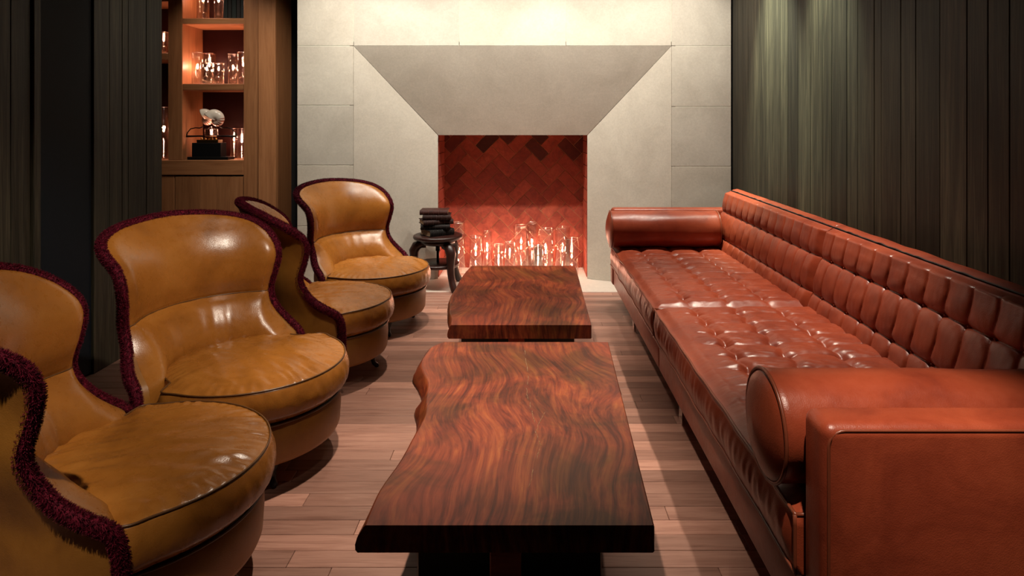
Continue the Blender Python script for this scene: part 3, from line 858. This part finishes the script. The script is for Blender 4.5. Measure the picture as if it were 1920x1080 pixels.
bb(bx(240), bx(457), 0, .075, BY+.03, BY+.06, 'plinth', M_DARKWOOD)

# ------------------------------------------------------------------ candle lamps in glass cylinders
def candle(x, y, z, r, h, hf, label, group, cat='candle', lamp=1.0, fh=.034):
    t = thing('glass_candle_lamp', label, cat, (x, y, z), 0, group)
    MB().lathe([(0, .0), (r*.9, .0), (r, .004), (r, h), (r-.002, h+.001), (r-.003, h), (r-.003, .010), (0, .008)], 28).build('glass_cylinder', M_GLASS, t)
    MB().tube([((r-.0012)*math.cos(2*PI*k/28), (r-.0012)*math.sin(2*PI*k/28), h) for k in range(28)], .0021, 6, True).build('rim', M_RIM, t)
    br = min(r*.62, .030); zb = .011
    # oil globe with a narrow neck
    prof = [(0, zb)]+[(br*math.sin(PI*k/10), zb+br-br*math.cos(PI*k/10)) for k in range(1, 9)]
    zn = prof[-1][1]
    prof += [(.0065, zn+.004), (.0055, max(zn+.008, hf-.016)), (0, max(zn+.009, hf-.014))]
    MB().lathe(prof, 16).build('oil_globe', M_GLASS, t)
    MB().tube([(0, 0, max(zn+.004, hf-.03)), (0, 0, hf-.006)], .0016, 5).build('wick', M_BLACK, t)
    MB().lathe([(0, 0), (.0045, .18*fh), (.0062, .38*fh), (.0045, .65*fh), (.0018, .88*fh), (0, fh)], 10, (0, 0, hf-.008)).build('flame', M_FLAME, t)
    l = bpy.data.lights.new('flame_light', 'POINT'); lo = bpy.data.objects.new('flame_light', l); C.objects.link(lo); lo.parent = t
    lo.location = (0, 0, hf+.012); l.energy = lamp; l.color = (1, .46, .32); l.shadow_soft_size = .012
    return t
GF = 'glass candle lamps in the fireplace'
# px left, px right, px top, depth, flame px
fire = [
 (847, 872, 417, 5.16, 474, 'tall glass candle lamp just behind the stool in the fireplace'),
 (880, 904, 443, 5.22, 478, 'short wide glass candle lamp standing second from the stool in the fireplace'),
 (904, 923, 434, 5.32, 470, 'slim glass candle lamp, third from the stool in the fireplace'),
 (926, 944, 458, 5.20, 482, 'shortest glass candle lamp in the fireplace, fourth from the stool'),
 (946, 966, 454, 5.15, 471, 'short glass candle lamp with bright high flame before the broad tall lamps'),
 (962, 992, 423, 5.27, 466, 'broad tall glass candle lamp left of the middle of the fireplace group'),
 (986, 1009, 418, 5.36, 462, 'tallest glass candle lamp at the rear of the fireplace group'),
 (1000, 1018, 460, 5.10, 486, 'small glass candle lamp half hidden before the rear tall one'),
 (1008, 1038, 429, 5.20, 474, 'broad glass candle lamp with bright flame, third from the far jamb by the sofa'),
 (1040, 1069, 426, 5.28, 471, 'broad tall glass candle lamp, second from the fireplace jamb by the sofa'),
 (1059, 1085, 447, 5.17, 482, 'glass candle lamp closest to the fireplace jamb beside the sofa'),
]
for a, b, tp, d, fp, lb in fire:
    x = PX((a+b)/2, d); candle(x, d, .0005, (b-a)/2*d/F, PZ(tp, d), PZ(fp, d), lb, GF, lamp=.66)
GS = 'glass candle lamps on the bookcase shelves'
def shelf_candle(a, b, tp, d, zs, fp, lb, lamp=.65):
    candle(PX((a+b)/2, d), d, zs+.0005, (b-a)/2*d/F, PZ(tp, d)-zs, PZ(fp, d)-zs, lb, GS, lamp=lamp)
zs1, zs2, zs3 = bz(157), bz(34), bz(300)
shelf_candle(360, 380, 99, 5.02, zs1, 128, 'tall glass candle lamp by the side panel on the middle shelf')
shelf_candle(381, 404, 101, 5.10, zs1, 124, 'tall glass candle lamp behind two short ones on the middle shelf')
shelf_candle(377, 399, 118, 4.96, zs1, 131, 'short glass candle lamp, first in front on the middle shelf')
shelf_candle(400, 420, 119, 4.97, zs1, 131, 'short glass candle lamp with large clear flame on the middle shelf')
shelf_candle(428, 446, 102, 5.05, zs1, 130, 'tall slim glass candle lamp near the shelf end, on the middle shelf')
shelf_candle(445, 467, 99, 4.99, zs1, 123, 'tall glass candle lamp half hidden by the stile on the middle shelf')
shelf_candle(370, 392, -30, 5.00, zs2, 2, 'glass candle lamp on the top shelf, beside the side panel')
shelf_candle(402, 418, -30, 5.02, zs2, 3, 'glass candle lamp on the top shelf, beside the dark books')
shelf_candle(432, 446, 241, 5.155, zs3, 263, 'glass candle lamp beside the shell ornament on the lowest shelf')
shelf_candle(445, 462, 241, 4.98, zs3, 266, 'glass candle lamp by the stile on the lowest shelf, beyond the shell ornament')
shelf_candle(297, 317, 61, 4.98, bz(99), 76, 'glass candle lamp on the upper shelf of the narrow bay behind the plank wall')
shelf_candle(297, 317, 201, 4.98, zs3, 246, 'tall glass candle lamp on the lowest shelf of the narrow bay behind the plank wall')
# dark books on the top shelf
cols = [(.008, .012, .011), (.010, .009, .008), (.006, .013, .012), (.012, .008, .007), (.008, .011, .013)]
xb = PX(420, 4.98)
names = ['first from the candles', 'second from the candles', 'third from the candles', 'fourth from the candles', 'last, by the stile']
for k in range(5):
    wd = (.032, .028, .034, .029, .030)[k]; hh = (.27, .25, .28, .26, .27)[k]
    bk = thing('shelved_book', 'dark upright book on the top shelf, '+names[k], 'book', (xb+wd/2, 4.97, zs2+.0005), 0, 'books on the top shelf')
    cm = plain('book_cloth', cols[k], .55)
    mb = MB(); mb.box(-wd/2, wd/2, 0, .012, 0, hh, .002).box(-wd/2, -wd/2+.003, .010, .18, 0, hh).box(wd/2-.003, wd/2, .010, .18, 0, hh)
    mb.build('cover', cm, bk, smooth=False)
    MB().box(-wd/2+.003, wd/2-.003, .012, .175, .004, hh-.004).build('pages', M_PAGES, bk, smooth=False)
    xb += wd+.0025

# ------------------------------------------------------------------ nautilus shell ornament
OY = 4.958
def ox_(p): return PX(p, OY)-PX(394, OY)
def oz_(p): return PZ(p, OY)
OZ0 = zs3+.0005
def zl(p): return PZ(p, OY)-PZ(298.5, OY)
ORN = thing('shell_ornament', 'two nautilus shells mounted on a black plinth with brass and iron arms', 'ornament', (PX(394, OY), OY, OZ0))
MB().box(ox_(357), ox_(433), -.05, .06, 0, zl(293), .002).build('plinth_foot', M_BLACK, ORN, smooth=False)
MB().box(ox_(365), ox_(419), -.042, .05, zl(293), zl(267), .002).build('plinth', M_BLACK, ORN, smooth=False)
MB().box(ox_(373), ox_(413), -.036, .04, zl(267), zl(261.3), .0015).build('mount', M_BRASS, ORN, smooth=False)
for k in range(5):
    MB().lathe([(0, -.008), (.006, -.006), (.0085, 0), (.006, .006), (0, .008)], 10, (ox_(381.5+k*6.5), -.024, zl(259.4))).build('bead', M_BRASS, ORN)
MB().tube([(ox_(349), 0, zl(255)), (ox_(375), 0, zl(254.5)), (ox_(413), 0, zl(254.5)), (ox_(444), 0, zl(255))], [.009, .006, .006, .009], 10).build('crossbar', M_IRON, ORN)
for s_ in (1, -1):
    c = 396.5
    pts = [(c+s_*47, 255), (c+s_*45, 248), (c+s_*39, 241), (c+s_*30, 239), (c+s_*22, 239.5), (c+s_*16, 237)]
    MB().tube([(ox_(a), 0, zl(b)) for a, b in pts], .0042, 8).build('curved_arm', M_IRON, ORN)
MB().lathe([(0, 0), (.040, 0), (.046, .004), (.046, .007), (0, .007)], 20, (ox_(396.5), 0, zl(256))).build('brass_dish', M_BRASS, ORN)
MB().lathe([(.010, zl(262)), (.010, zl(255.5)), (0, zl(255.5))], 12, (ox_(396.5), 0, 0)).build('brass_stem', M_BRASS, ORN)
MB().tube([(ox_(404), .015, zl(255)), (ox_(405), .02, zl(246)), (ox_(404), .01, zl(236))], .003, 6).build('shell_support', M_IRON, ORN)
def shell(cx, cz, ang0, scale, mirror, yoff):
    # logarithmic spiral tube; the inner whorl carries the rust stripes
    turns = 1.55*2*PI; b = .19; NS, NR = 96, 20; V = []; Fc = []; mi = []
    for i in range(NS+1):
        th = turns*i/NS; rr = scale*math.exp(b*(th-turns)); rad = rr*.60; cr = rr*.52
        a = ang0+mirror*th
        dx, dz = math.cos(a), math.sin(a)
        for k in range(NR):
            p = 2*PI*k/NR; ro = cr+rad*math.cos(p)
            V.append((cx+ro*dx, yoff+rad*.85*math.sin(p), cz+ro*dz))
    for i in range(NS):
        for k in range(NR):
            Fc.append((i*NR+k, i*NR+(k+1) % NR, (i+1)*NR+(k+1) % NR, (i+1)*NR+k))
            mi.append(1 if (i < NS*.76 and (i//2) % 2 == 0 and (k < 8 or k > 12)) else 0)
    n0 = NS*NR
    c = len(V); V.append(V[n0][:]); V[c] = (sum(V[n0+k][0] for k in range(NR))/NR, yoff, sum(V[n0+k][2] for k in range(NR))/NR)
    # hollow mouth: a cone sunk back into the whorl
    cm = sum((Vector(V[(NS-12)*NR+k]) for k in range(NR)), Vector())/NR; V[c] = tuple(cm)
    for k in range(NR): Fc.append((n0+k, n0+(k+1) % NR, c)); mi.append(0)
    o = link_mesh('shell', V, Fc, None, ORN, True, None, [M_SHELL, M_STRIPE], mi)
    bm = bmesh.new(); bm.from_mesh(o.data); bmesh.ops.recalc_face_normals(bm, faces=bm.faces[:]); bm.to_mesh(o.data); bm.free()
SCL = OY/F
candle(PX(396.5, OY), OY, OZ0+zl(256)+.0075, 12*OY/F, zl(241.5)-zl(256)-.0075, .026, 'small lit glass cup under the nautilus shells', GS, lamp=.35, fh=.02)
shell(ox_(407), zl(225), R(-48), 22*SCL, 1, -.015)
shell(ox_(383), zl(223), R(-78), 19.5*SCL, 1, .03)

# ------------------------------------------------------------------ piano stool and the books on it
SXc, SYc = -.672, 4.77
ST = thing('piano_stool', 'dark mahogany screw stool with three curved legs beside the fireplace', 'stool', (SXc, SYc, 0))
zt_s = .392
MB().lathe([(0, zt_s-.034), (.165, zt_s-.034), (.178, zt_s-.028), (.183, zt_s-.018), (.181, zt_s-.006), (.172, zt_s-.001), (.15, zt_s), (0, zt_s)], 48).build('seat', M_MAHOG, ST, recalc=True)
MB().lathe([(0, zt_s-.072), (.105, zt_s-.072), (.125, zt_s-.062), (.128, zt_s-.045), (.115, zt_s-.034), (0, zt_s-.034)], 36).build('apron', M_MAHOG, ST, recalc=True)
MB().lathe([(0, .125), (.010, .125), (.010, .33), (0, .33)], 12).lathe([(0, .27), (.017, .27), (.017, .325), (0, .325)], 12).build('screw', M_IRON, ST)
MB().lathe([(0, .158), (.155, .158), (.162, .165), (.162, .178), (.155, .184), (0, .184)], 36).build('lower_shelf', M_MAHOG, ST, recalc=True)
for a in (-50, 52, 180):
    lg = MB(); ca, sa = math.cos(R(a)), math.sin(R(a))
    prof = [(.085, .318, .022), (.125, .322, .026), (.160, .305, .030), (.178, .270, .030), (.176, .225, .026), (.172, .17, .023), (.180, .11, .021), (.200, .055, .021), (.222, .02, .022), (.232, .004, .017)]
    lg.tube([(r_*ca, r_*sa, z) for r_, z, q in prof], [q*1.22 for *_, q in prof], 12); lg.build('leg', M_MAHOG, ST)
def flat_book(dx, dy, z, L, W, T, rz, col, label, spine_end=False):
    b = thing('old_book', label, 'book', (SXc+dx, SYc+dy, z), rz, 'old leather books on the stool')
    col = tuple(c*.5 for c in col); cm = leather('book_leather', tuple(c*.5 for c in col), col, tuple(c*1.6 for c in col), .55, 3, .3)
    m = MB(); m.box(-L/2, L/2, -W/2, W/2, 0, .003).box(-L/2, L/2, -W/2, W/2, T-.003, T)
    # rounded spine along the front with raised bands
    sp = [(-W/2-.006*math.sin(PI*k/6), T*k/6) for k in range(7)]
    V = []; 
    for x in (-L/2, L/2): V += [(x, a, zz) for a, zz in sp]
    m.add(V, [(k, k+1, k+8, k+7) for k in range(6)])
    m.build('cover', cm, b, smooth=False)
    bd = MB()
    for k in range(5):
        x = -L/2+L*(k+.7)/5.4
        bd.tube([(x, -W/2-.0005-.0075*math.sin(PI*j/6), T*j/6) for j in range(7)], .0022, 5)
    bd.build('spine_band', plain('gilt_band', tuple(min(1, c*1.8+.01) for c in col), .4), b)
    MB().box(-L/2+.006, L/2-.006, -W/2+.001, W/2-.006, .003, T-.003).build('pages', M_PAGES, b, smooth=False)
    return b
z = zt_s+.0006
stack = [
 (.005, -.01, .205, .15, .046, R(38), (.014, .010, .009), 'lowest old book of the stool stack, black leather with ribbed spine'),
 (-.008, .0, .215, .15, .034, R(8), (.018, .008, .007), 'old dark book, second up in the stool stack'),
 (-.005, .005, .225, .16, .034, R(22), (.050, .014, .010), 'old red-brown book with pale page edge, third up in the stool stack'),
 (.006, .0, .205, .15, .036, R(4), (.040, .012, .009), 'old brown book with ribbed spine, second from the top of the stool stack'),
 (-.012, .004, .205, .15, .034, R(1), (.085, .024, .018), 'topmost old book of the stool stack, worn red leather with ribbed spine'),
]
for dx, dy, L, W, T, rz, col, lb in stack:
    flat_book(dx-.01, dy, z, L, W, T, rz, col, lb); z += T+.0006
